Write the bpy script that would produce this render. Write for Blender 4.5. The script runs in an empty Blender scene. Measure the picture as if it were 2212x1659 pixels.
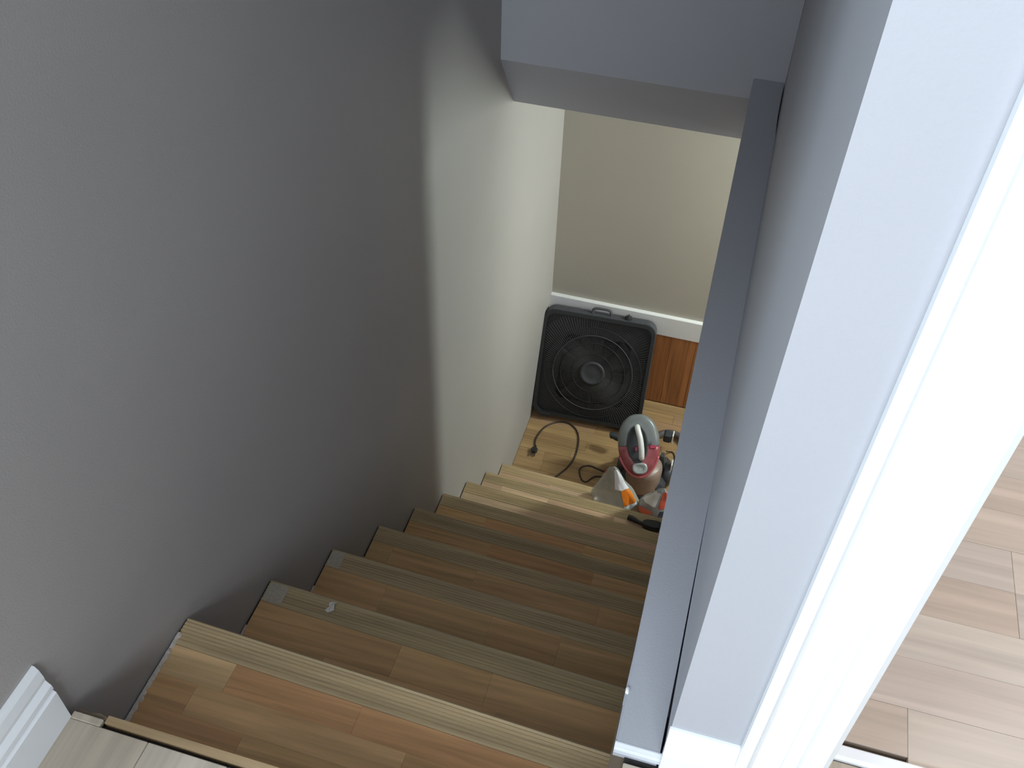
import bpy, bmesh, math, random
from mathutils import Matrix, Vector, noise
R = random.Random(7)
sc = bpy.context.scene
COL = sc.collection

# ------------------------------------------------------------------ camera
M = ((0.9604123941, -0.2122182957, 0.1804755611),
     (0.2774051135, 0.6690413561, -0.6895143703),
     (0.0255819504, 0.7122829907, 0.7014260510))
CZ = 1.37848
cam = bpy.data.cameras.new('camera')
co = bpy.data.objects.new('camera', cam)
COL.objects.link(co)
mm = Matrix(M).to_4x4()
mm.translation = (0, 0, CZ)
co.matrix_world = mm
cam.sensor_fit = 'HORIZONTAL'
cam.sensor_width = 36
cam.lens = 36 * 2090.97 / 2212
cam.clip_start = 0.02
sc.camera = co

# ------------------------------------------------------------------ view, world, lights
sc.view_settings.view_transform = 'Standard'
sc.view_settings.look = 'None'
sc.view_settings.gamma = 1
sc.view_settings.use_curve_mapping = False
sc.view_settings.exposure = 0.0
w = bpy.data.worlds.new('world')
sc.world = w
w.use_nodes = True
w.node_tree.nodes['Background'].inputs[0].default_value = (.62, .78, 1, 1)
w.node_tree.nodes['Background'].inputs[1].default_value = 0.6


def area(name, loc, target, sx, sy, power, col):
    l = bpy.data.lights.new(name, 'AREA')
    l.shape = 'RECTANGLE'
    l.size = sx
    l.size_y = sy
    l.energy = power
    l.color = col
    o = bpy.data.objects.new(name, l)
    COL.objects.link(o)
    o.location = loc
    d = Vector(target) - Vector(loc)
    o.rotation_euler = d.to_track_quat('-Z', 'Y').to_euler()
    return o


# daylight through the hall window behind the camera and the far room's window
area('hall_window_light', (0.30, -1.84, 1.70), (0.25, 0, 1.20), 1.6, 1.0, 74, (.82, .90, 1))
area('side_window_light', (-1.95, -1.55, 1.40), (0.1, .9, .6), 1.0, 1.2, 75, (.72, .86, 1))
area('room_window_light', (2.30, 2.2, 1.5), (0.6, 1.5, 0), 1.1, 1.3, 62, (1, .95, .93))
area('basement_narrow_lamp', (1.0, 3.62, -.74), (-.8, 2.9, -1.2), .11, .50, 28, (.90, 1, .92))  # unseen narrow lamp added in the basement, no window there; lights the left wall
area('basement_fill_light', (1.7, 2.75, -.5), (-.3, 3.8, -1.5), .7, .5, 12, (1, .98, .97))  # unseen soft fill added to brighten the landing's back wall


# ------------------------------------------------------------------ materials
def mat_new(name):
    m = bpy.data.materials.new(name)
    m.use_nodes = True
    nt = m.node_tree
    return m, nt, nt.nodes['Principled BSDF']


def plain(name, col, rough=.5, metal=0, bump=0, scale=60, var=.05, trans=0, alpha=1, spec=.5):
    m, nt, b = mat_new(name)
    b.inputs['Roughness'].default_value = rough
    b.inputs['Metallic'].default_value = metal
    b.inputs['Specular IOR Level'].default_value = spec
    b.inputs['Transmission Weight'].default_value = trans
    b.inputs['Alpha'].default_value = alpha
    g = nt.nodes.new('ShaderNodeNewGeometry')
    n = nt.nodes.new('ShaderNodeTexNoise')
    n.inputs['Scale'].default_value = scale
    n.inputs['Detail'].default_value = 4
    nt.links.new(g.outputs['Position'], n.inputs['Vector'])
    r = nt.nodes.new('ShaderNodeMapRange')
    r.inputs[3].default_value = 1 - var
    r.inputs[4].default_value = 1 + var
    nt.links.new(n.outputs['Fac'], r.inputs[0])
    mx = nt.nodes.new('ShaderNodeVectorMath')
    mx.operation = 'SCALE'
    mx.inputs[0].default_value = col[:3]
    nt.links.new(r.outputs[0], mx.inputs['Scale'])
    nt.links.new(mx.outputs[0], b.inputs['Base Color'])
    if bump:
        bp = nt.nodes.new('ShaderNodeBump')
        bp.inputs['Strength'].default_value = bump
        bp.inputs['Distance'].default_value = .002
        nt.links.new(n.outputs['Fac'], bp.inputs['Height'])
        nt.links.new(bp.outputs[0], b.inputs['Normal'])
    return m


def paint(name, col, rough=.55):
    """rolled wall paint: fine stipple plus faint large patches"""
    m, nt, b = mat_new(name)
    b.inputs['Roughness'].default_value = rough
    g = nt.nodes.new('ShaderNodeNewGeometry')
    n = nt.nodes.new('ShaderNodeTexNoise')
    n.inputs['Scale'].default_value = 320
    n.inputs['Detail'].default_value = 3
    n2 = nt.nodes.new('ShaderNodeTexNoise')
    n2.inputs['Scale'].default_value = 2.3
    n2.inputs['Detail'].default_value = 5
    for q in (n, n2):
        nt.links.new(g.outputs['Position'], q.inputs['Vector'])
    r = nt.nodes.new('ShaderNodeMapRange')
    r.inputs[3].default_value = .93
    r.inputs[4].default_value = 1.07
    nt.links.new(n2.outputs['Fac'], r.inputs[0])
    mx = nt.nodes.new('ShaderNodeVectorMath')
    mx.operation = 'SCALE'
    mx.inputs[0].default_value = col
    nt.links.new(r.outputs[0], mx.inputs['Scale'])
    nt.links.new(mx.outputs[0], b.inputs['Base Color'])
    bp = nt.nodes.new('ShaderNodeBump')
    bp.inputs['Strength'].default_value = .25
    bp.inputs['Distance'].default_value = .001
    nt.links.new(n.outputs['Fac'], bp.inputs['Height'])
    nt.links.new(bp.outputs[0], b.inputs['Normal'])
    return m


def wood(name, axis='X', rough=.42, grain=.22):
    """grain along one axis; the board's own colour comes from object colour"""
    m, nt, b = mat_new(name)
    b.inputs['Roughness'].default_value = rough
    b.inputs['Specular IOR Level'].default_value = .35
    g = nt.nodes.new('ShaderNodeNewGeometry')
    oi = nt.nodes.new('ShaderNodeObjectInfo')
    mp = nt.nodes.new('ShaderNodeMapping')
    s = {'X': (3.2, 75, 75), 'Y': (75, 3.2, 75), 'Z': (75, 75, 3.2)}[axis]
    mp.inputs['Scale'].default_value = s
    add = nt.nodes.new('ShaderNodeVectorMath')
    add.operation = 'MULTIPLY_ADD'
    add.inputs[1].default_value = (9, 9, 9)
    nt.links.new(oi.outputs['Random'], add.inputs[0])
    nt.links.new(mp.outputs[0], add.inputs[2])
    nt.links.new(g.outputs['Position'], mp.inputs['Vector'])
    n = nt.nodes.new('ShaderNodeTexNoise')
    n.inputs['Scale'].default_value = 1
    n.inputs['Detail'].default_value = 5
    n.inputs['Distortion'].default_value = .6
    nt.links.new(add.outputs[0], n.inputs['Vector'])
    n2 = nt.nodes.new('ShaderNodeTexNoise')
    n2.inputs['Scale'].default_value = .14
    n2.inputs['Detail'].default_value = 3
    n2.inputs['Distortion'].default_value = 2.2
    nt.links.new(add.outputs[0], n2.inputs['Vector'])
    r = nt.nodes.new('ShaderNodeMapRange')
    r.inputs[1].default_value = .3
    r.inputs[2].default_value = .7
    r.inputs[3].default_value = 1 - grain
    r.inputs[4].default_value = 1 + grain * .7
    nt.links.new(n.outputs['Fac'], r.inputs[0])
    r2 = nt.nodes.new('ShaderNodeMapRange')
    r2.inputs[1].default_value = .3
    r2.inputs[2].default_value = .7
    r2.inputs[3].default_value = .86
    r2.inputs[4].default_value = 1.1
    nt.links.new(n2.outputs['Fac'], r2.inputs[0])
    mu = nt.nodes.new('ShaderNodeMath')
    mu.operation = 'MULTIPLY'
    nt.links.new(r.outputs[0], mu.inputs[0])
    nt.links.new(r2.outputs[0], mu.inputs[1])
    mx = nt.nodes.new('ShaderNodeVectorMath')
    mx.operation = 'SCALE'
    nt.links.new(oi.outputs['Color'], mx.inputs[0])
    nt.links.new(mu.outputs[0], mx.inputs['Scale'])
    nt.links.new(mx.outputs[0], b.inputs['Base Color'])
    bp = nt.nodes.new('ShaderNodeBump')
    bp.inputs['Strength'].default_value = .15
    bp.inputs['Distance'].default_value = .0006
    nt.links.new(n.outputs['Fac'], bp.inputs['Height'])
    nt.links.new(bp.outputs[0], b.inputs['Normal'])
    return m


TAUPE = paint('taupe_wall_paint', (.37, .35, .335))
LILAC = paint('lilac_grey_wall_paint', (.40, .405, .435))
CREAM = paint('greige_wall_paint', (.40, .37, .315))
CEIL = paint('ceiling_paint', (.7, .7, .68))
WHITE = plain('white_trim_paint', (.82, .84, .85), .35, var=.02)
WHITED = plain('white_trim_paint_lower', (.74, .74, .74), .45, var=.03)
WF = wood('wood_grain_far_room', 'X', .4, .09)
WX, WY, WZ = wood('wood_grain_x', 'X'), wood('wood_grain_y', 'Y', .45, .13), wood('wood_grain_z', 'Z', .35, .3)
DARK = plain('dark_gap', (.02, .018, .016), .9)
SUB = plain('subfloor_board', (.12, .09, .06), .9)


# ------------------------------------------------------------------ mesh helpers
def link(name, me, mat, parent=None, smooth=False):
    o = bpy.data.objects.new(name, me)
    COL.objects.link(o)
    if mat and not me.materials:
        me.materials.append(mat)
    if parent:
        o.parent = parent
    if smooth:
        for p in me.polygons:
            p.use_smooth = True
    return o


def obj(name, bm, mat, parent=None, smooth=False):
    bmesh.ops.recalc_face_normals(bm, faces=bm.faces)
    me = bpy.data.meshes.new(name)
    bm.to_mesh(me)
    bm.free()
    return link(name, me, mat, parent, smooth)


def box(bm, a, b, bev=0):
    a, b = [min(p, q) for p, q in zip(a, b)], [max(p, q) for p, q in zip(a, b)]
    r = bmesh.ops.create_cube(bm, size=1)
    vs = r['verts']
    for v in vs:
        v.co = Vector([(a[i] + b[i]) / 2 + v.co[i] * (b[i] - a[i]) for i in range(3)])
    if bev:
        es = {e for v in vs for e in v.link_edges}
        bmesh.ops.bevel(bm, geom=list(es), offset=bev, segments=1, affect='EDGES')


def boxo(name, a, b, mat, parent=None, bev=0, color=None, kind=None):
    bm = bmesh.new()
    box(bm, a, b, bev)
    o = obj(name, bm, mat, parent)
    if color:
        o.color = (*color, 1)
    if kind:
        o['kind'] = kind
    return o


def prism(bm, pts, axis, t0, t1):
    """polygon pts in the plane of the two other axes, extruded along axis"""
    def P(u, v, t):
        return {'X': (t, u, v), 'Y': (u, t, v), 'Z': (u, v, t)}[axis]
    A = [bm.verts.new(P(u, v, t0)) for u, v in pts]
    B = [bm.verts.new(P(u, v, t1)) for u, v in pts]
    bm.faces.new(A)
    bm.faces.new(B[::-1])
    n = len(pts)
    for i in range(n):
        bm.faces.new((A[i], B[i], B[(i + 1) % n], A[(i + 1) % n]))


def tube(bm, pts, r, seg=8, closed=False):
    pts = [Vector(p) for p in pts]
    n = len(pts)
    rings = []
    up = Vector((0, 0, 1))
    for i, p in enumerate(pts):
        if closed:
            t = pts[(i + 1) % n] - pts[i - 1]
        else:
            t = pts[min(i + 1, n - 1)] - pts[max(i - 1, 0)]
        t.normalize()
        s = t.cross(up)
        if s.length < .1:
            s = t.cross(Vector((0, 1, 0)))
        s.normalize()
        u = s.cross(t)
        rr = r[i] if isinstance(r, (list, tuple)) else r
        rings.append([bm.verts.new(p + (s * math.cos(a) + u * math.sin(a)) * rr)
                      for a in [2 * math.pi * k / seg for k in range(seg)]])
    for i in range(n if closed else n - 1):
        A, B = rings[i], rings[(i + 1) % n]
        for k in range(seg):
            bm.faces.new((A[k], A[(k + 1) % seg], B[(k + 1) % seg], B[k]))
    if not closed:
        bm.faces.new(rings[0][::-1])
        bm.faces.new(rings[-1])


def spline(pts, n=8):
    pts = [Vector(p) for p in pts]
    out = []
    for i in range(len(pts) - 1):
        p0, p1, p2, p3 = pts[max(i - 1, 0)], pts[i], pts[i + 1], pts[min(i + 2, len(pts) - 1)]
        for k in range(n):
            t = k / n
            out.append(.5 * ((2 * p1) + (p2 - p0) * t + (2 * p0 - 5 * p1 + 4 * p2 - p3) * t * t
                             + (3 * p1 - p0 - 3 * p2 + p3) * t ** 3))
    out.append(pts[-1])
    return out


def lathe(bm, prof, seg=32, cap=True, center=(0, 0, 0), axis='Z', sx=1, sy=1):
    c = Vector(center)
    rings = []
    for r, z in prof:
        ring = []
        for k in range(seg):
            a = 2 * math.pi * k / seg
            x, y = r * math.cos(a) * sx, r * math.sin(a) * sy
            v = {'Z': (x, y, z), 'Y': (x, z, y), 'X': (z, x, y)}[axis]
            ring.append(bm.verts.new(c + Vector(v)))
        rings.append(ring)
    for A, B in zip(rings, rings[1:]):
        for k in range(seg):
            bm.faces.new((A[k], A[(k + 1) % seg], B[(k + 1) % seg], B[k]))
    if cap:
        bm.faces.new(rings[0][::-1])
        bm.faces.new(rings[-1])


def thing(name, label, cat, loc=(0, 0, 0), group=None):
    o = bpy.data.objects.new(name, None)
    COL.objects.link(o)
    o.location = loc
    o.empty_display_size = .1
    return tag(o, label, cat, group)


def tag(o, label, cat, group=None):
    o['label'] = label
    o['category'] = cat
    if group:
        o['group'] = group
    return o


def bake(root):
    """children were built in world space: keep them there under the moved root"""
    bpy.context.view_layer.update()
    for c in root.children:
        c.matrix_parent_inverse = root.matrix_world.inverted()


# ------------------------------------------------------------------ key measures
XL = -.8            # left wall
XR = .0703          # stairwell wall above the ledge
YW = .6605          # face of the wall beside the doorway
YH = 2.7718         # face of the bulkhead
YB = 3.8008         # back wall of the lower landing
ZF = -2.3615        # lower landing floor
ZL = .0361          # ledge top
YE = .486           # edge of the upper landing
ZC = 2.42
LC = -.262          # lower ceiling

# ------------------------------------------------------------------ shell
S = 'structure'
boxo('wall_left', (XL - .12, .15, ZF - .12), (XL, YB + .12, ZC), TAUPE, kind=S)
boxo('wall_rear', (-2.5, -2.05, -.2), (2.6, -1.95, ZC), CREAM, kind=S)
# stairwell wall above the ledge, returning into the wall beside the doorway
bm = bmesh.new()
prism(bm, [(XR, YW), (.268, YW), (.268, YW + .115), (XR + .115, YW + .115), (XR + .115, YH + .2), (XR, YH + .2)], 'Z', 0.0005, ZC)
obj('wall_stairwell', bm, LILAC)['kind'] = S
boxo('wall_doorway', (1.10, YW, .0005), (2.5, YW + .115, ZC), LILAC, kind=S)
boxo('wall_lintel', (.268, YW, 2.06), (1.10, YW + .115, ZC), LILAC, kind=S)
boxo('wall_right', (2.5, -1.95, -.2), (2.6, 3.5, ZC), LILAC, kind=S)
boxo('wall_far_room', (XR + .116, 3.3, .0005), (2.5, 3.4, ZC), CREAM, kind=S)
boxo('wall_hall_left', (-2.6, -2.05, -.2), (-2.5, .15, ZC), CREAM, kind=S)
boxo('wall_hall_front', (-2.5, .15, -.2), (XL - .121, .25, ZC), CREAM, kind=S)
boxo('ceiling', (-2.6, -2.05, ZC), (2.6, 3.5, ZC + .1), CEIL, kind=S)
# bulkhead over the stair: vertical face, then a face raking down to the lower ceiling
bm = bmesh.new()
prism(bm, [(YH, -.0304), (2.945, LC), (YB, LC), (YB, LC + .12), (YH + .16, LC + .12), (YH + .16, ZC - .001), (YH, ZC - .001)], 'X', XL, XR - .0005)
obj('wall_bulkhead', bm, LILAC)['kind'] = S
# lower part of the stairwell's right wall, up to the opening
bm = bmesh.new()
prism(bm, [(.0, YE + .19), (XR + .1, YE + .19), (XR + .1, YH), (.0, YH)], 'Z', ZF - .1, -.012)
obj('wall_stairwell_lower', bm, LILAC)['kind'] = S
boxo('wall_under_floor_right', (.0, .2, ZF - .1), (XR + .1, YE + .1895, -.201), LILAC, kind=S)
boxo('wall_under_landing', (XL + .0005, .3, ZF - .1), (-.001, YE - .013, -.201), LILAC, kind=S)
# lower rooms
bm = bmesh.new()
box(bm, (XL, YB, ZF - .1), (1.1, YB + .1, LC))
obj('wall_back', bm, CREAM)['kind'] = S
boxo('wall_basement_side', (1.0, YB + .1, ZF - .1), (1.1, 8.2, LC), CREAM, kind=S)
boxo('wall_basement_right', (5.6, 1.6, ZF - .1), (5.7, 8.3, LC), CREAM, kind=S)
boxo('wall_basement_far', (1.0, 8.2, ZF - .1), (5.7, 8.3, LC), CREAM, kind=S)
boxo('wall_basement_near', (XR + .1, 1.5, ZF - .1), (5.7, 1.6, LC), CREAM, kind=S)
boxo('ceiling_basement', (XR, 1.5, LC), (5.7, 8.3, -.02), CEIL, kind=S)

# shallow notches of shadow where the ledge board stops short of the wall
# ------------------------------------------------------------------ windows that let the light in (behind the camera and out of frame)
def window(name, c, half, axis, t=.03):
    """frame with one mullion; axis = wall normal"""
    bm = bmesh.new()
    cx, cy, cz = c
    hw, hh = half
    for (u0, u1, v0, v1) in ((-hw - .06, -hw, -hh - .06, hh + .06), (hw, hw + .06, -hh - .06, hh + .06),
                             (-hw, hw, hh, hh + .06), (-hw, hw, -hh - .06, -hh), (-hw, hw, -.02, .02)):
        if axis == 'Y':
            box(bm, (cx + u0, cy - t, cz + v0), (cx + u1, cy + t, cz + v1))
        else:
            box(bm, (cx - t, cy + u0, cz + v0), (cx + t, cy + u1, cz + v1))
    o = obj(name, bm, WHITE)
    o['kind'] = S
    return o


window('window_1', (.30, -1.92, 1.70), (.85, .56), 'Y')
window('window_3', (-2.47, -1.2, 1.4), (.55, .66), 'X')
window('window_2', (2.45, 2.2, 1.5), (.6, .7), 'X')

# ------------------------------------------------------------------ upper landing floor
floor = boxo('floor', (-2.5, -1.95, -.2), (XL - .001, .15, 0.0), plain('hall_floor', (.42, .36, .27), .5), kind=S)
floor = boxo('floor_hall', (XL + .0005, -1.95, -.2), (-.002, YE - .012, -.010), SUB, kind=S)
floor_r = boxo('floor_right', (-.002, -1.95, -.2), (2.5, .742, -.010), SUB, kind=S)
PALE = [(.44, .38, .30), (.47, .41, .33), (.41, .355, .28), (.48, .42, .33), (.43, .38, .30)]


def plank(name, a, b, mat, parent, col, bev=.0012):
    return boxo(name, a, b, mat, parent, bev, col)


xs = [XL + .012, -.655, -.527, -.397, -.267, -.137, -.002]
for i, (x0, x1) in enumerate(zip(xs, xs[1:])):
    yend = YE - .0075
    ys = [-1.94, -.95 + .3 * (i % 3), yend]
    for y0, y1 in zip(ys, ys[1:]):
        plank('plank', (x0 + .0004, y0 + .0004, -.010), (x1 - .0004, y1 - .0004, 0), WY, floor, PALE[i % 5])
# the left plank keeps a tongue that reaches past the edge
plank('plank', (XL + .014, YE - .0078, -.010), (-.736, YE + .004, 0), WY, floor, PALE[0])
xs = [-.002 + .02, .125, .255, .385, .515, .645, .775, .905, 1.035, 1.3, 1.6, 1.9, 2.2, 2.5]
for i, (x0, x1) in enumerate(zip(xs, xs[1:])):
    if i > 10:
        break
    yend = YW - .011 if i < 1 else .742
    ys = [-1.94, -.7 + .25 * (i % 3), yend]
    for y0, y1 in zip(ys, ys[1:]):
        plank('plank', (x0 + .0004, y0 + .0004, -.010), (x1 - .0004, y1 - .0004, 0), WY, floor_r, PALE[(i + 3) % 5])

# far-room floor: boards across the view, seams as in the photo
FARC = [(.50, .415, .345), (.54, .46, .385), (.48, .39, .315), (.52, .435, .36), (.50, .43, .37), (.49, .41, .35), (.52, .45, .38)]
floor_far = boxo('floor_far_room', (XR + .116, .745, -.2), (2.5, 3.3, -.010), SUB, kind=S)
yy = [.768, .858, .948, 1.038, 1.128, 1.218, 1.308, 1.398, 1.488, 1.578, 1.668, 1.758, 1.848, 1.938, 2.028, 2.118, 2.3, 2.5, 2.7, 2.9, 3.1, 3.3]
for i, (y0, y1) in enumerate(zip(yy, yy[1:])):
    xx = [XR + .118, .42 + .27 * ((i * 7) % 5) / 2.2, 1.25 + .17 * ((i * 3) % 4), 2.5]
    if i in (4, 3):
        xx[1] = .597
    for x0, x1 in zip(xx, xx[1:]):
        lo = max(y0, YW + .117) if x0 < .27 else y0
        plank('plank', (x0 + .0002, lo + .0001 * (1 + 3 * (i in (0, 1, 5))), -.010), (x1 - .0002, y1 - .0001, 0), WF, floor_far, R.choice(FARC), .0005)
# white threshold strip in the doorway
bm = bmesh.new()
prism(bm, [(.7435, -.004), (.7435, .003), (.748, .0075), (.764, .0075), (.7675, .003), (.7675, -.004)], 'X', .2815, 1.084)
o = obj('trim_1', bm, WHITE)
o['kind'] = S

# edge strip on the landing: tan laminate edge with a dark gap behind it, its left end broken off
bm = bmesh.new()
prism(bm, [(-.733, YE), (-.733, YE + .012), (-.3, YE + .013), (-.001, YE + .0125), (-.001, YE), (-.4, YE - .001)], 'Z', -.03, -.002)
o = obj('trim_2', bm, WX)
o.color = (.37, .26, .145, 1)
o['kind'] = S
o['label'] = 'tan laminate edge strip along the top of the stairs'
bm = bmesh.new()
prism(bm, [(XL + .013, YE + .006), (XL + .02, YE + .011), (-.765, YE + .009), (-.75, YE + .0125), (-.736, YE + .010), (-.736, YE + .005)], 'Z', -.03, -.006)
o = obj('trim_3', bm, WX)
o.color = (.20, .15, .10, 1)
o['kind'] = S
boxo('trim_4', (XL, YE - .012, -.2), (-.002, YE - .0005, -.014), DARK, kind=S)

# ------------------------------------------------------------------ baseboards, casing, jamb
def base_profile(h, t=.016):
    return [(0, 0), (t, 0), (t, h * .52), (t * .72, h * .56), (t * .95, h * .60), (t * .92, h * .66), (t * .55, h * .74),
            (t * .62, h * .80), (t * .50, h * .93), (t * .25, h), (0, h)]


bm = bmesh.new()
prism(bm, [(XL + .0002 + u, v + .0006) for u, v in base_profile(.140)], 'Y', .15, YE - .006)
o = obj('baseboard_left', bm, WHITE)
o['kind'] = S
bm = bmesh.new()
prism(bm, [(YW - .0002 - u, v + .0006) for u, v in base_profile(.121)], 'X', XR - .002, .1648)
obj('baseboard_doorway', bm, WHITE)['kind'] = S


def casing(name, x0, x1, flip=False):
    w_ = x1 - x0
    pr = [(0, 0), (0, .013), (.05, .018), (.12, .018), (.155, .012), (.20, .010), (.50, .0105), (.53, .0075), (.56, .0115),
          (.66, .0145), (.72, .011), (.78, .0155), (.93, .0175), (1, .013), (1, 0)]
    pts = [((x1 - u * w_) if flip else (x0 + u * w_), YW - .0003 - d) for u, d in pr]
    bm = bmesh.new()
    prism(bm, pts, 'Z', .0006, 2.14)
    o = obj(name, bm, WHITE)
    o['kind'] = S
    return o


casing('trim_5', .165, .2735)
casing('trim_6', 1.092, 1.20, True)
bm = bmesh.new()
box(bm, (.2683, YW - .001, .0006), (.2793, YW + .122, 2.05), .001)
box(bm, (1.089, YW - .001, .0006), (1.0997, YW + .122, 2.05), .001)
box(bm, (.2793, YW - .001, 2.04), (1.089, YW + .122, 2.0595), .001)
o = obj('door_1', bm, plain('jamb_paint', (.70, .68, .74), .4))
o['kind'] = S
bm = bmesh.new()
prism(bm, [(YW - .0003 - d, 2.062 + u * .105) for u, d in ((0, 0), (0, .013), (.5, .010), (1, .016), (1, 0))], 'X', .2745, 1.091)
obj('trim_7', bm, WHITE)['kind'] = S

# ------------------------------------------------------------------ ledge along the stair
bm = bmesh.new()
g = [(.0006, YW), (-.004, 1.2), (-.013, 2.0), (-.022, YH), (XR - .004, YH), (XR - .0045, 2.55), (XR - .0002, 2.45), (XR - .0002, 1.15),
     (XR - .0015, 1.0), (XR - .0028, .8), (XR - .0048, YW)]
prism(bm, g, 'Z', -.011, ZL)
bmesh.ops.bevel(bm, geom=[e for e in bm.edges if all(v.co.z > ZL - .001 for v in e.verts) and abs(e.verts[0].co.x) < .03 and abs(e.verts[1].co.x) < .03],
                offset=.0025, segments=2, affect='EDGES')
led = obj('trim_8', bm, LILAC)
led['kind'] = S
led['label'] = 'grey painted ledge running along the right of the stairs'
# its near end: a short white moulding
bm = bmesh.new()
prism(bm, [(YW, .012), (YW - .006, .012), (YW - .006, .021), (YW - .003, .025), (YW - .005, .030), (YW - .002, ZL + .0004), (YW, ZL + .0004)], 'X', .0008, XR - .001)
o = obj('trim_9', bm, plain('grey_white_trim', (.60, .62, .66), .45))
o['kind'] = S
# dark slot below it
boxo('trim_10', (.0185, YW - .0105, -.0099), (.165, YW - .0004, -.006), DARK, kind=S)
# paint blob on the ledge's edge
bm = bmesh.new()
bmesh.ops.create_icosphere(bm, subdivisions=2, radius=.004)
for v in bm.verts:
    v.co = Vector((v.co.x * .8, v.co.y * 1.6, v.co.z * .6)) * (1 + .5 * noise.noise(v.co * 300)) + Vector((.002, .742, ZL + .0005))
tag(obj('paint_blob', bm, WHITE, None, True), 'small white paint blob dried on the grey ledge edge', 'paint blob')

# ------------------------------------------------------------------ staircase
stair = thing('staircase', 'steep wooden staircase of laminate treads with ribbed nosings, descending along the dark wall', 'staircase', (-.4, 1.7, ZF))
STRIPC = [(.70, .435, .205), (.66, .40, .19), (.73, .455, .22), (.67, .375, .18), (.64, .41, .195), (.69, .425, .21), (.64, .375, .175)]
NOSEC = [(.53, .395, .225), (.50, .38, .22), (.515, .385, .225)]
Y1, Z1, RUN, RISE = .7582, -.1810, .27112, .24472
SK = .027
XT0, XT1 = XL + .004, -.0015
N = 9


def nose_profile(y, z, wd=.056):
    """ribbed nosing, y is the front (downstairs) edge, z the top"""
    p = [(y - wd, z - .012), (y - wd, z + .0004)]
    k = 6
    st = (wd - .012) / k
    for i in range(k):
        a = y - wd + .004 + i * st
        p += [(a, z + .0016), (a + st * .72, z + .0016), (a + st * .80, z + .0002), (a + st * .96, z + .0002)]
    p += [(y - .004, z + .0015), (y, z - .003), (y, z - .022), (y - .006, z - .026), (y - .020, z - .026), (y - .020, z - .012)]
    return p


def skew(bm, skf=1):
    for v in bm.verts:
        v.co.y -= SK * (v.co.x - XL) / .8 * skf


for i in range(N):
    y = .7715 if i == 0 else Y1 + i * RUN
    z = -.1815 if i == 0 else Z1 - i * RISE
    yb0 = (YE + .002) if i == 0 else (.7715 if i == 1 else Y1 + (i - 1) * RUN) - .028
    skb = 0 if i == 0 else 1
    # board under the strips
    bm = bmesh.new()
    box(bm, (XT0, yb0, z - .034), (XT1, y - .021, z - .0085))
    for v in bm.verts:
        f = SK * (v.co.x - XL) / .8
        v.co.y -= f * (1 if v.co.y > (yb0 + y) / 2 else skb)
    tr = obj('tread', bm, WX, stair)
    tr.color = (.25, .16, .09, 1)
    # laminate strips, three rows of staggered blocks
    ya, yz = yb0, y - .0565
    rows = 4 if i == 0 else 3
    nx = 0
    for r_ in range(rows):
        ra, rb = ya + (yz - ya) * r_ / rows, ya + (yz - ya) * (r_ + 1) / rows
        x = XT0
        first = True
        while x < XT1 - .001:
            L = R.uniform(.16, .42)
            if first:
                L = R.uniform(.06, .34)
            if i == 0 and r_ == rows - 1 and first:
                L = .128
            first = False
            xe = min(x + L, XT1)
            if XT1 - xe < .05:
                xe = XT1
            bm = bmesh.new()
            box(bm, (x + .0002, ra + .0001, z - .0084), (xe - .0002, rb - .0001, z - R.uniform(0, .0002)))
            fa = skb + (1 - skb) * r_ / rows
            fb = skb + (1 - skb) * (r_ + 1) / rows
            for v in bm.verts:
                f = SK * (v.co.x - XL) / .8
                v.co.y -= f * (fb if v.co.y > (ra + rb) / 2 else fa)
            st = obj('strip', bm, WX, tr)
            c = R.choice(STRIPC)
            if i == 0 and r_ == rows - 1:
                c = (.72, .48, .25) if x < XT0 + .01 else (.66, .36, .17)
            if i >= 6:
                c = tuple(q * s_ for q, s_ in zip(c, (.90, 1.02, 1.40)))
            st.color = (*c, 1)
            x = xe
            nx += 1
    bm = bmesh.new()
    prism(bm, nose_profile(y, z), 'X', XT0, XT1)
    for v in bm.verts:
        v.co.y -= SK * (v.co.x - XL) / .8
    no = obj('nosing', bm, WX, tr)
    no.color = (*NOSEC[i % 3], 1)
    # riser below this tread
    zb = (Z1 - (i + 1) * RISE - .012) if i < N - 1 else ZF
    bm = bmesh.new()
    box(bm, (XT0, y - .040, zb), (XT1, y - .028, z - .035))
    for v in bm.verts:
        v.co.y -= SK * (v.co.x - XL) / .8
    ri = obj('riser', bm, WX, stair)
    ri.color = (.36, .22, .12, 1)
# worn whitish patches at the left ends of nosings and dried filler along the wall
FILL = plain('dried_filler', (.62, .56, .50), .9, bump=.6, scale=220, var=.3)
for i in range(0, 5):
    y = .7715 if i == 0 else Y1 + i * RUN
    z = -.1815 if i == 0 else Z1 - i * RISE
    ya = (YE + .035) if i == 0 else y - RUN + .04
    bm = bmesh.new()
    n = 60
    ye = y - (.035 if i == 0 else .12)
    pts, rr = [], []
    for k in range(n + 1):
        t = k / n
        yy_ = ya + (ye - ya) * t
        q_ = max(.0006, (.0042 if i == 0 else .0022) * (1 + .9 * noise.noise(Vector((yy_ * 110, 7, i)))))
        pts.append((XL + .0012 + q_, yy_, z + .001 + .0015 * noise.noise(Vector((yy_ * 90, 3, i)))))
        rr.append(q_)
    tube(bm, pts, rr, 6)
    obj('filler_bead', bm, FILL, stair)
    # dark open joint in front of the bead
    boxo('gap', (XL + .0003, ye, z - .02), (XL + .0036, y - .006, z - .002), DARK, stair)
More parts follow.
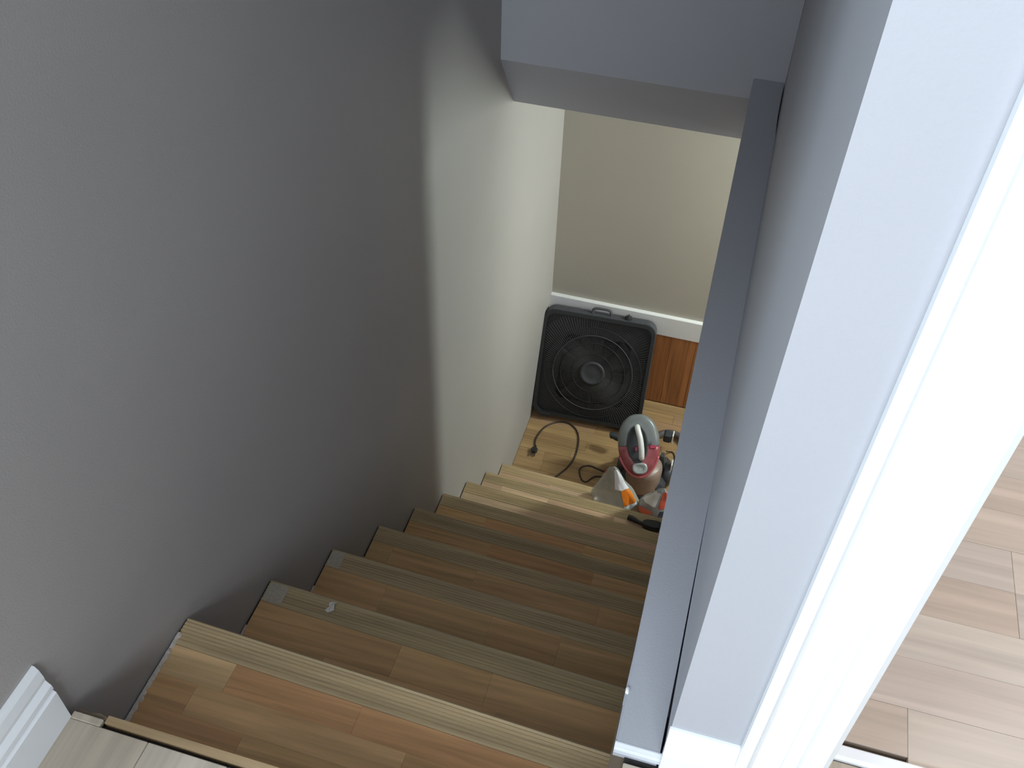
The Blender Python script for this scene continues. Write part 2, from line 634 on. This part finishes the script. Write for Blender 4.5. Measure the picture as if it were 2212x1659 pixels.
for i, a, wd in ((1, 0, .045), (2, 0, .036)):
    y = Y1 + i * RUN
    z = Z1 - i * RISE
    bm = bmesh.new()
    ring = []
    for k in range(22):
        an = 2 * math.pi * k / 22
        ring.append((XL + .006 + wd / 2 + wd / 2 * .98 * max(-1, min(1, 1.35 * math.cos(an) + .1 * noise.noise(Vector((k, i, 0))))),
                     y - .031 + .0235 * max(-1, min(1, 1.3 * math.sin(an)))))
    prism(bm, ring, 'Z', z + .0017, z + .0021)
    o = obj('worn_patch', bm, plain('worn_grey_patch_%d' % i, (.47, .41, .33), .85, var=.3, scale=160), stair)
bake(stair)

# ------------------------------------------------------------------ lower landing
floor_l = boxo('floor_landing', (XL, 2.85, ZF - .1), (1.1, YB, ZF - .012), SUB, kind=S)
boxo('floor_basement', (1.1, 1.5, ZF - .1), (5.7, 8.3, ZF), plain('basement_floor', (.5, .36, .2), .6), kind=S)
boxo('floor_basement_near', (XR + .101, 1.6, ZF - .1), (1.1, 2.849, ZF), bpy.data.materials['basement_floor'], kind=S)
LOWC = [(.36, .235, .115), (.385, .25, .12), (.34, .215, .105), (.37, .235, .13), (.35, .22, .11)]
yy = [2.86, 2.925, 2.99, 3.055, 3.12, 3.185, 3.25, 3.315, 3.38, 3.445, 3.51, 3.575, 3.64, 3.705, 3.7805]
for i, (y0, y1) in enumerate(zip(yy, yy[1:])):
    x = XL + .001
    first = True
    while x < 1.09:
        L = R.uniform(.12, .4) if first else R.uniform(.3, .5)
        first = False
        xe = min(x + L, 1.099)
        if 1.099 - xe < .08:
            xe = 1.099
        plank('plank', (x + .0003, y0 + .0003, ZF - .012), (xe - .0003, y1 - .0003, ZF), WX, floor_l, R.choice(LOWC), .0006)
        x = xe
# white trim board on the back wall and reddish wood boards under it
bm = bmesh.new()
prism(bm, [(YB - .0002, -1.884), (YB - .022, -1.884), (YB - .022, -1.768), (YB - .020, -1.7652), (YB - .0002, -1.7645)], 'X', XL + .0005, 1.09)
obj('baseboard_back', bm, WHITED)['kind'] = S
pan = boxo('wall_panel', (XL + .0005, YB - .006, ZF + .001), (1.09, YB - .0003, -1.8845), SUB, kind=S)
x = XL + .001
REDC = [(.37, .15, .055), (.345, .138, .05), (.385, .16, .06)]
k = 0
while x < 1.08:
    xe = min(x + .128, 1.089)
    boxo('board', (x + .0004, YB - .019, ZF + .0012), (xe - .0004, YB - .0065, -1.8848), WZ, pan, .0015, REDC[k % 3])
    x = xe
    k += 1

# ------------------------------------------------------------------ box fan
BLK = plain('fan_black_plastic', (.020, .022, .024), .5, var=.12)
BLK2 = plain('fan_dusty_plastic', (.058, .061, .072), .65, var=.2, scale=30)
DUST = plain('fan_dusty_grille', (.034, .032, .030), .7, var=.6, scale=9)
fan = thing('box_fan', 'black square box fan leaning against the back wall of the lower landing', 'fan')
FW, FH, FT = .572, .592, .074


def rrect(w_, h_, r, n=7):
    out = []
    for cx, cz, a0 in ((w_ / 2 - r, h_ - r, 0), (-w_ / 2 + r, h_ - r, 90), (-w_ / 2 + r, r, 180), (w_ / 2 - r, r, 270)):
        for k in range(n):
            a = math.radians(a0 + 90 * k / (n - 1))
            out.append((cx + r * math.cos(a), cz + r * math.sin(a)))
    return out


def ring_shell(bm, outer, inner, y0, y1):
    n = len(outer)
    V = {}
    for nm, P, y in (('o0', outer, y0), ('o1', outer, y1), ('i0', inner, y0), ('i1', inner, y1)):
        V[nm] = [bm.verts.new((p[0], y, p[1])) for p in P]
    for k in range(n):
        j = (k + 1) % n
        for a, b in (('o0', 'o1'), ('o1', 'i1'), ('i1', 'i0'), ('i0', 'o0')):
            bm.faces.new((V[a][k], V[a][j], V[b][j], V[b][k]))


bm = bmesh.new()
ring_shell(bm, rrect(FW, FH, .055), [(x, z + .014) for x, z in rrect(FW - .028, FH - .028, .045)], .004, FT)
hous = obj('housing', bm, BLK2, fan)
# front bezel, slightly proud
bm = bmesh.new()
ring_shell(bm, [(x, z + .003) for x, z in rrect(FW - .006, FH - .006, .053)], [(x, z + .020) for x, z in rrect(FW - .040, FH - .040, .042)], -.004, .010)
obj('bezel', bm, BLK, fan)
FC = (0, FH / 2 - .012)
# rear plate with the round duct
bm = bmesh.new()
sq = rrect(FW - .03, FH - .03, .045, 12)
cr = []
for x, z in [(x, z + .015) for x, z in sq]:
    a = math.atan2(z - FC[1], x - FC[0])
    cr.append((FC[0] + .235 * math.cos(a), FC[1] + .235 * math.sin(a)))
ring_shell(bm, [(x, z + .015) for x, z in sq], cr, .022, .028)
obj('shroud', bm, BLK, fan)
# back panel so nothing shows through but the dark interior
bm = bmesh.new()
for k in range(44):
    z = .030 + k * (FH - .06) / 43
    box(bm, (-FW / 2 + .02, FT - .016, z - .0045), (FW / 2 - .02, FT - .006, z + .0045))
o = obj('rear_grille', bm, BLK, fan)
o['kind'] = 'stuff'
# fan blades
for k in range(5):
    bm = bmesh.new()
    a0 = 2 * math.pi * k / 5 + .3
    vs = []
    for r_ in (.04, .09, .15, .205, .222):
        row = []
        for j in range(6):
            t = j / 5 - .5
            wd = .42 + .35 * (r_ / .22)
            a = a0 + t * wd * (1 + .3 * (r_ / .22)) + r_ * 1.4
            row.append(bm.verts.new((FC[0] + r_ * math.cos(a), .044 + .026 * t, FC[1] + r_ * math.sin(a))))
        vs.append(row)
    for A, B in zip(vs, vs[1:]):
        for j in range(5):
            bm.faces.new((A[j], A[j + 1], B[j + 1], B[j]))
    bl = obj('blade', bm, BLK, fan, True)
    so = bl.modifiers.new('thick', 'SOLIDIFY')
    so.thickness = .002
bm = bmesh.new()
lathe(bm, [(.03, .030), (.045, .032), (.045, .060), (.02, .066)], 28, center=(FC[0], 0, FC[1]), axis='Y')
obj('motor', bm, BLK, fan, True)
# front grille: fine radial bars from the boss to the bezel
bm = bmesh.new()
nb = 150
for k in range(nb):
    a = 2 * math.pi * k / nb
    ca, sa = math.cos(a), math.sin(a)
    hx, hz0, hz1 = FW / 2 - .022, FC[1] - .022, FH - .022 - FC[1]
    t = min(hx / abs(ca) if abs(ca) > 1e-6 else 9, (hz1 if sa > 0 else hz0) / abs(sa) if abs(sa) > 1e-6 else 9)
    t = min(t, .335)
    sw = .10
    pts = []
    for s_ in range(5):
        u = .062 + (t - .062) * s_ / 4
        aa = a + sw * math.sin(math.pi * s_ / 4) * .35
        pts.append((FC[0] + u * math.cos(aa), -.004 + .004 * s_ / 4, FC[1] + u * math.sin(aa)))
    tube(bm, pts, .0012, 4)
o = obj('front_grille', bm, DUST, fan)
o['kind'] = 'stuff'
for rad, th in ((.105, .0013), (.165, .0015), (.205, .0022), (.250, .0013)):
    bm = bmesh.new()
    tube(bm, [(FC[0] + rad * math.cos(2 * math.pi * k / 56), -.0045, FC[1] + rad * math.sin(2 * math.pi * k / 56)) for k in range(56)], th, 6, True)
    obj('grille_ring', bm, BLK2 if rad == .205 else BLK, fan, True)
bm = bmesh.new()
lathe(bm, [(.050, .004), (.060, .000), (.066, -.008), (.058, -.012), (.050, -.010), (.046, -.007), (.02, -.009), (.001, -.0095)], 36, center=(FC[0], 0, FC[1]), axis='Y')
obj('centre_boss', bm, plain('fan_boss', (.040, .043, .048), .6, var=.2), fan, True)
# carrying handle, speed knob, feet
bm = bmesh.new()
hp = spline([(-.046, .036, FH - .006), (-.046, .036, FH + .016), (-.034, .036, FH + .027), (0, .036, FH + .029), (.034, .036, FH + .027), (.046, .036, FH + .016), (.046, .036, FH - .006)], 5)
tube(bm, hp, .0065, 8)
obj('handle', bm, BLK2, fan, True)
bm = bmesh.new()
lathe(bm, [(.019, FH - .002), (.019, FH + .012), (.013, FH + .017), (.004, FH + .018)], 20, center=(.135, .034, 0))
box(bm, (.132, .017, FH + .012), (.138, .051, FH + .021), .001)
obj('speed_knob', bm, BLK, fan)
for sx in (-1, 1):
    bm = bmesh.new()
    box(bm, (sx * .22 - .03, -.006, -.008), (sx * .22 + .03, FT + .006, .012), .003)
    obj('foot', bm, BLK, fan)
fan.matrix_world = Matrix.Translation((-.509, 3.482, ZF + .0375)) @ Matrix.Rotation(math.radians(2.6), 4, 'Z') @ Matrix.Rotation(math.radians(-20.3), 4, 'X')
# its power cord on the floor
CORD = plain('brown_black_cord', (.035, .026, .022), .5)
bm = bmesh.new()
zc = ZF + .0042
cp = [(-.718, 3.262, zc), (-.730, 3.316, zc), (-.710, 3.405, zc), (-.662, 3.462, zc), (-.605, 3.480, zc), (-.551, 3.452, zc), (-.516, 3.383, zc),
      (-.506, 3.269, zc), (-.526, 3.181, zc), (-.556, 3.12, zc), (-.60, 3.03, zc), (-.56, 2.985, zc), (-.40, 3.0, zc), (-.40, 3.09, zc)]
tube(bm, spline(cp, 7), .0042, 7)
cord = obj('power_cord', bm, CORD, fan, True)
bm = bmesh.new()
box(bm, (-.732, 3.222, ZF + .0005), (-.700, 3.250, ZF + .022), .005)
tube(bm, [(-.717, 3.248, ZF + .010), (-.718, 3.272, ZF + .006)], [.009, .0045], 8)
box(bm, (-.728, 3.196, ZF + .007), (-.7245, 3.224, ZF + .015))
box(bm, (-.708, 3.196, ZF + .007), (-.7045, 3.224, ZF + .015))
plug = obj('plug', bm, BLK, fan)
bpy.context.view_layer.update()
for c in (cord, plug):
    c.matrix_parent_inverse = fan.matrix_world.inverted()

# ------------------------------------------------------------------ vacuum cleaner
vac = thing('vacuum_cleaner', 'grey and red bagless vacuum cleaner with white carry handle on the landing floor', 'vacuum cleaner', (-.15, 3.16, ZF))
GREY = plain('vac_smoked_grey', (.17, .185, .19), .3, var=.15, scale=25)
RED = plain('vac_red_translucent', (.30, .075, .088), .28, var=.55, scale=38)
VDK = plain('vac_dark_grey', (.045, .05, .058), .4)
VWH = plain('vac_white', (.72, .73, .72), .35)
SILV = plain('vac_silver', (.42, .45, .45), .3, metal=.3, var=.2, scale=50)
BIN = plain('vac_dusty_bin', (.27, .20, .17), .35, var=.25, scale=30)
VX, VY = -.145, 3.165
bm = bmesh.new()
lathe(bm, [(.075, ZF + .006), (.088, ZF + .008), (.090, ZF + .028), (.086, ZF + .034), (.03, ZF + .036)], 36, center=(VX, VY, 0))
obj('base', bm, VDK, vac, True)
bm = bmesh.new()
lathe(bm, [(.05, ZF + .030), (.082, ZF + .032), (.085, ZF + .05), (.087, ZF + .15), (.084, ZF + .172), (.07, ZF + .185)], 40, center=(VX, VY, 0))
obj('dust_bin', bm, BIN, vac, True)
# tilted upper shell
C = Vector((-.192, 3.176, -2.072))
Lx = Vector((-.065, .18, .19)).normalized()
Wx = Vector((1, .05, 0))
Wx = (Wx - Lx * Wx.dot(Lx)).normalized()
Nx = Wx.cross(Lx).normalized()
if Nx.z < 0:
    Nx = -Nx
VM = Matrix(((Wx.x, Lx.x, Nx.x, C.x), (Wx.y, Lx.y, Nx.y, C.y), (Wx.z, Lx.z, Nx.z, C.z), (0, 0, 0, 1)))


def oval(a, b0, b1, n=44, e=2.3):
    """rounded outline: half width a, reach b1 upwards and b0 downwards"""
    out = []
    for k in range(n):
        t = 2 * math.pi * k / n
        c_, s_ = math.cos(t), math.sin(t)
        x = a * math.copysign(abs(c_) ** (2 / e), c_)
        y = (b1 if s_ > 0 else b0) * math.copysign(abs(s_) ** (2 / e), s_)
        if y < 0:
            x *= 1 - .22 * (y / b0) ** 2
        out.append((x, y))
    return out


def loft(bm, secs, cap0=True, cap1=True):
    rings = [[bm.verts.new((x, y, z)) for x, y in P] for P, z in secs]
    n = len(rings[0])
    for A, B in zip(rings, rings[1:]):
        for k in range(n):
            bm.faces.new((A[k], A[(k + 1) % n], B[(k + 1) % n], B[k]))
    if cap0:
        bm.faces.new(rings[0][::-1])
    if cap1:
        bm.faces.new(rings[-1])


def put(o):
    o.parent = vac
    o['_m'] = 1
    o.matrix_basis = vac.matrix_world.inverted() @ VM


bpy.context.view_layer.update()


def cut(P, ymin=-9, ymax=9):
    return [(x, max(ymin, min(ymax, y))) for x, y in P]


HL0, HL1, HW = .156, .148, .100
# grey upper half and red lower half of the shell, split across the middle
for nm, mat_, lo, hi in (('upper_shell', GREY, -.006, 9), ('red_shell', RED, -9, -.0065)):
    bm = bmesh.new()
    loft(bm, [(cut(oval(HW * .80, HL0 * .82, HL1 * .80), lo, hi), -.085), (cut(oval(HW * .97, HL0 * .97, HL1 * .97), lo, hi), -.045), (cut(oval(HW, HL0, HL1), lo, hi), -.012),
              (cut(oval(HW * .97, HL0 * .98, HL1 * .98), lo, hi), .006), (cut(oval(HW * .86, HL0 * .90, HL1 * .90), lo, hi), .016),
              (cut(oval(HW * .62, HL0 * .68, HL1 * .72), lo, hi), .018)], True, True)
    bmesh.ops.remove_doubles(bm, verts=bm.verts, dist=.0004)
    put(obj(nm, bm, mat_, None, True))
# rim band in red
bm = bmesh.new()
P = [p for p in oval(HW * .985, HL0 * .99, HL1 * .99, 80) if p[1] < -.045]
P.sort(key=lambda p: math.atan2(p[0], -p[1]))
tube(bm, [(x, y, .004) for x, y in P], .0062, 8)
put(obj('rim_band', bm, plain('vac_red_rim', (.50, .12, .14), .3), None, True))
# dark recess well with raised lip
bm = bmesh.new()
loft(bm, [(oval(.046, .086, .092), .0175), (oval(.048, .088, .094), .0215), (oval(.043, .082, .088), .0222), (oval(.039, .076, .082), .0192)], True, True)
for v in bm.verts:
    v.co.x -= .005
put(obj('handle_recess', bm, VDK, None, True))
# white carry handle bridging the recess
bm = bmesh.new()
hp = spline([(.012, -.062, .020), (.012, -.056, .040), (.013, -.02, .050), (.009, .03, .050), (-.002, .078, .038), (-.004, .088, .020)], 6)
tube(bm, hp, .0135, 10)
put(obj('carry_handle', bm, VWH, None, True))
bm = bmesh.new()
box(bm, (-.019, -.030, .018), (-.004, -.006, .034), .003)
put(obj('release_button', bm, plain('vac_red_button', (.42, .03, .08), .3), None))
bm = bmesh.new()
box(bm, (.050, -.020, .012), (.082, -.002, .022), .004)
put(obj('side_button', bm, bpy.data.materials['vac_red_button'], None))
# silver latch at the bottom
bm = bmesh.new()
loft(bm, [(oval(.037, .028, .028, 28, 3), .004), (oval(.036, .027, .027, 28, 3), .024), (oval(.030, .022, .022, 28, 3), .029), (oval(.021, .014, .015, 28, 3), .023)])
for v in bm.verts:
    v.co.y -= .112
    v.co.x += .002
put(obj('latch', bm, SILV, None, True))
# left wheel, right fittings
for nm, c, r_, wd in (('wheel', (-.262, 3.235, ZF + .062), .060, .020), ('wheel', (-.032, 3.235, ZF + .062), .060, .020)):
    bm = bmesh.new()
    lathe(bm, [(r_ * .4, -wd), (r_ * .9, -wd), (r_, -wd * .6), (r_, wd * .6), (r_ * .9, wd), (r_ * .55, wd), (r_ * .5, wd * .7), (r_ * .1, wd * .7)], 30, center=c, axis='X')
    obj(nm, bm, VDK, vac, True)
bm = bmesh.new()
box(bm, (-.262, 3.12, ZF + .035), (-.03, 3.34, ZF + .085), .018)
obj('chassis', bm, VDK, vac)
bm = bmesh.new()
tube(bm, spline([(-.285, 3.36, ZF + .10), (-.335, 3.37, ZF + .105), (-.350, 3.372, ZF + .10)], 4), [.02] * 4 + [.018] * 5, 12)
obj('hose_socket', bm, VDK, vac, True)
# accessory tools clipped on the right side
bm = bmesh.new()
box(bm, (-.092, 3.43, ZF + .07), (-.050, 3.475, ZF + .13), .008)
obj('tool_clip', bm, VDK, vac)
bm = bmesh.new()
box(bm, (-.0495, 3.432, ZF + .07), (-.042, 3.473, ZF + .13), .002)
obj('clip_band', bm, VWH, vac)
bm = bmesh.new()
prism(bm, [(-.098, .045), (-.080, .165), (-.066, .165), (-.050, .075), (-.024, .07), (-.020, .03), (-.075, .02)], 'Y', 3.22, 3.25)
for v in bm.verts:
    v.co.z += ZF + .03
obj('crevice_tool', bm, VDK, vac)
bm = bmesh.new()
box(bm, (-.0235, 3.214, ZF + .045), (-.0165, 3.256, ZF + .155), .002)
obj('tool_edge', bm, VWH, vac)
bm = bmesh.new()
tube(bm, spline([(-.15, 3.42, ZF + .06), (-.10, 3.53, ZF + .035), (-.03, 3.545, ZF + .03), (.05, 3.47, ZF + .03), (.09, 3.35, ZF + .03)], 7), .016, 12)
obj('hose', bm, plain('vac_hose', (.10, .09, .085), .5), vac, True)
bm = bmesh.new()
zc = ZF + .0036
tube(bm, spline([(-.06, 3.36, ZF + .09), (-.050, 3.42, zc + .02), (-.03, 3.44, zc), (-.012, 3.395, zc), (-.012, 3.30, zc), (-.04, 3.21, zc)], 7), .0036, 7)
obj('power_cord', bm, CORD, vac, True)
bm = bmesh.new()
tube(bm, spline([(-.20, 3.17, ZF + .02), (-.33, 3.172, zc), (-.381, 3.160, zc), (-.413, 3.116, zc), (-.440, 3.125, zc), (-.463, 3.175, zc), (-.455, 3.205, zc),
                 (-.417, 3.224, zc), (-.355, 3.209, zc), (-.28, 3.19, ZF + .02)], 7), .0038, 7)
obj('power_cord', bm, CORD, vac, True)
for c in vac.children:
    if not c.get('_m'):
        c.matrix_parent_inverse = vac.matrix_world.inverted()
    else:
        del c['_m']

# ------------------------------------------------------------------ crumpled bags and tool
FILM = plain('clear_film', (.50, .51, .47), .22, trans=.25, alpha=.72, var=.12, scale=40)
ORG = plain('orange_print', (.80, .22, .02), .35, var=.1)
BWH = plain('white_print', (.80, .82, .88), .3, var=.06)
BRD = plain('red_print', (.50, .08, .04), .35, var=.2, scale=30)
BLU = plain('pale_blue_print', (.50, .66, .74), .3, var=.1)
BGR = plain('grey_print', (.30, .31, .31), .4, var=.15)


def bagpt(u, v, sx, sy, h, seed, off=0, lean=(0, 0)):
    """u around 0..1, v up 0..1: a pillow pinched to a crest at the top"""
    a = 2 * math.pi * u
    prof = (1 - v ** 2.1) ** .62 * (.80 + .35 * math.sin(math.pi * min(1, v * 1.35 + .12))) + .03
    q = Vector((math.cos(a) * 1.6, math.sin(a) * 1.6, v * 2.2 + seed))
    cr = 1 + .16 * noise.noise(q * 1.3) + .09 * abs(noise.noise(q * 3.1)) + .03 * noise.noise(q * 8)
    x = (sx + off) * prof * cr * math.cos(a) + lean[0] * v
    y = (sy * (1 - .45 * v) + off) * prof * cr * math.sin(a) + lean[1] * v
    return Vector((x, y, h * v * (1 + .04 * noise.noise(q * 2.0))))


def bag_mesh(bm, sx, sy, h, seed, u0, u1, v0, v1, nu, nv, off=0, lean=(0, 0)):
    closed = abs(u1 - u0 - 1) < 1e-6
    rows = []
    for j in range(nv + 1):
        v = v0 + (v1 - v0) * j / nv
        rows.append([bm.verts.new(bagpt(u0 + (u1 - u0) * i / nu, v, sx, sy, h, seed, off, lean)) for i in range(nu if closed else nu + 1)])
    for A, B in zip(rows, rows[1:]):
        m_ = len(A)
        for i in range(m_ if closed else m_ - 1):
            bm.faces.new((A[i], A[(i + 1) % m_], B[(i + 1) % m_], B[i]))
    if closed:
        bm.faces.new(rows[0][::-1])
        bm.faces.new(rows[-1])


Z9 = Z1 - 8 * RISE
bag = thing('plastic_bag', 'crumpled clear plastic bag with orange and white printed band, on the bottom step', 'bag', (-.238, 2.845, Z9 + .003))
ln = (-.028, .02)
bm = bmesh.new()
bag_mesh(bm, .088, .060, .222, 1.7, 0, 1, 0, 1, 48, 26, 0, ln)
obj('bag_film', bm, FILM, bag, True)
for nm, mt, u0, u1, v0, v1 in (('white_band', BWH, -.22, -.02, .56, .96), ('orange_band', ORG, -.165, -.035, .24, .557), ('blue_band', BLU, -.16, -.02, .04, .237),
                               ('red_spot', BRD, -.31, -.19, .02, .13), ('red_spot', BRD, -.49, -.45, .80, .9)):
    bm = bmesh.new()
    bag_mesh(bm, .088, .060, .222, 1.7, u0, u1, v0, v1, 12, 8, .0022, ln)
    o = obj(nm, bm, mt, bag, True)
bag2 = thing('packaging_bag', 'crumpled grey, white and red packaging bag half hidden behind the ledge', 'bag', (-.060, 2.855, Z9 + .003))
bm = bmesh.new()
bag_mesh(bm, .064, .050, .145, 5.1, 0, 1, 0, 1, 44, 20, 0, (.03, .02))
obj('bag_film', bm, BGR, bag2, True)
for nm, mt, u0, u1, v0, v1 in (('red_panel', BRD, -.22, -.06, .42, .9), ('coral_panel', plain('coral_print', (.66, .16, .09), .35), -.42, -.27, .03, .30), ('white_panel', plain('white_film', (.60, .60, .58), .3), -.50, -.26, .45, .85),
                               ('navy_panel', plain('navy_print', (.03, .035, .06), .4), -.20, -.05, .03, .36)):
    bm = bmesh.new()
    bag_mesh(bm, 0.064, .050, .145, 5.1, u0, u1, v0, v1, 12, 8, .002, (.03, .02))
    obj(nm, bm, mt, bag2, True)

Z8 = Z1 - 7 * RISE
tool = thing('hand_tool', 'black hand tool lying on the second step from the bottom, beside the ledge', 'tool', (-.08, 2.57, Z8 + .002))
TBK = plain('tool_black', (.022, .022, .026), .45)
bm = bmesh.new()
pts = spline([(-.068, .012, .012), (-.045, .006, .013), (-.02, -.002, .012), (.0, -.005, .012)], 4)
tube(bm, pts, [.011] + [.012] * 3 + [.011] * 3 + [.009] * 6, 10)
obj('grip', bm, TBK, tool, True)
bm = bmesh.new()
prism(bm, [(-.004, -.018), (.012, -.026), (.045, -.030), (.070, -.026), (.072, .016), (.045, .018), (.012, .010), (-.004, .004)], 'Z', .002, .030)
bmesh.ops.bevel(bm, geom=list(bm.edges), offset=.004, segments=2, affect='EDGES')
obj('tool_head', bm, TBK, tool)

# torn scrap of paper on the second tread
bm = bmesh.new()
P = [(-.010, -.012), (-.002, -.016), (.009, -.007), (.006, .004), (.011, .010), (.0, .013), (-.008, .006), (-.004, -.002)]
top = [bm.verts.new((x, y, .003 + .004 * abs(noise.noise(Vector((x * 90, y * 90, 1)))) + (.006 if i in (3, 4) else 0))) for i, (x, y) in enumerate(P)]
bot = [bm.verts.new((v.co.x, v.co.y, v.co.z - .0012)) for v in top]
bm.faces.new(top)
bm.faces.new(bot[::-1])
for i in range(len(P)):
    j = (i + 1) % len(P)
    bm.faces.new((top[i], bot[i], bot[j], top[j]))
o = obj('paper_scrap', bm, plain('scrap_white', (.75, .72, .68), .7))
o.location = (-.643, 1.001, Z1 - RISE + .0018)
tag(o, 'small torn white paper scrap on the nosing of the second tread', 'paper scrap')
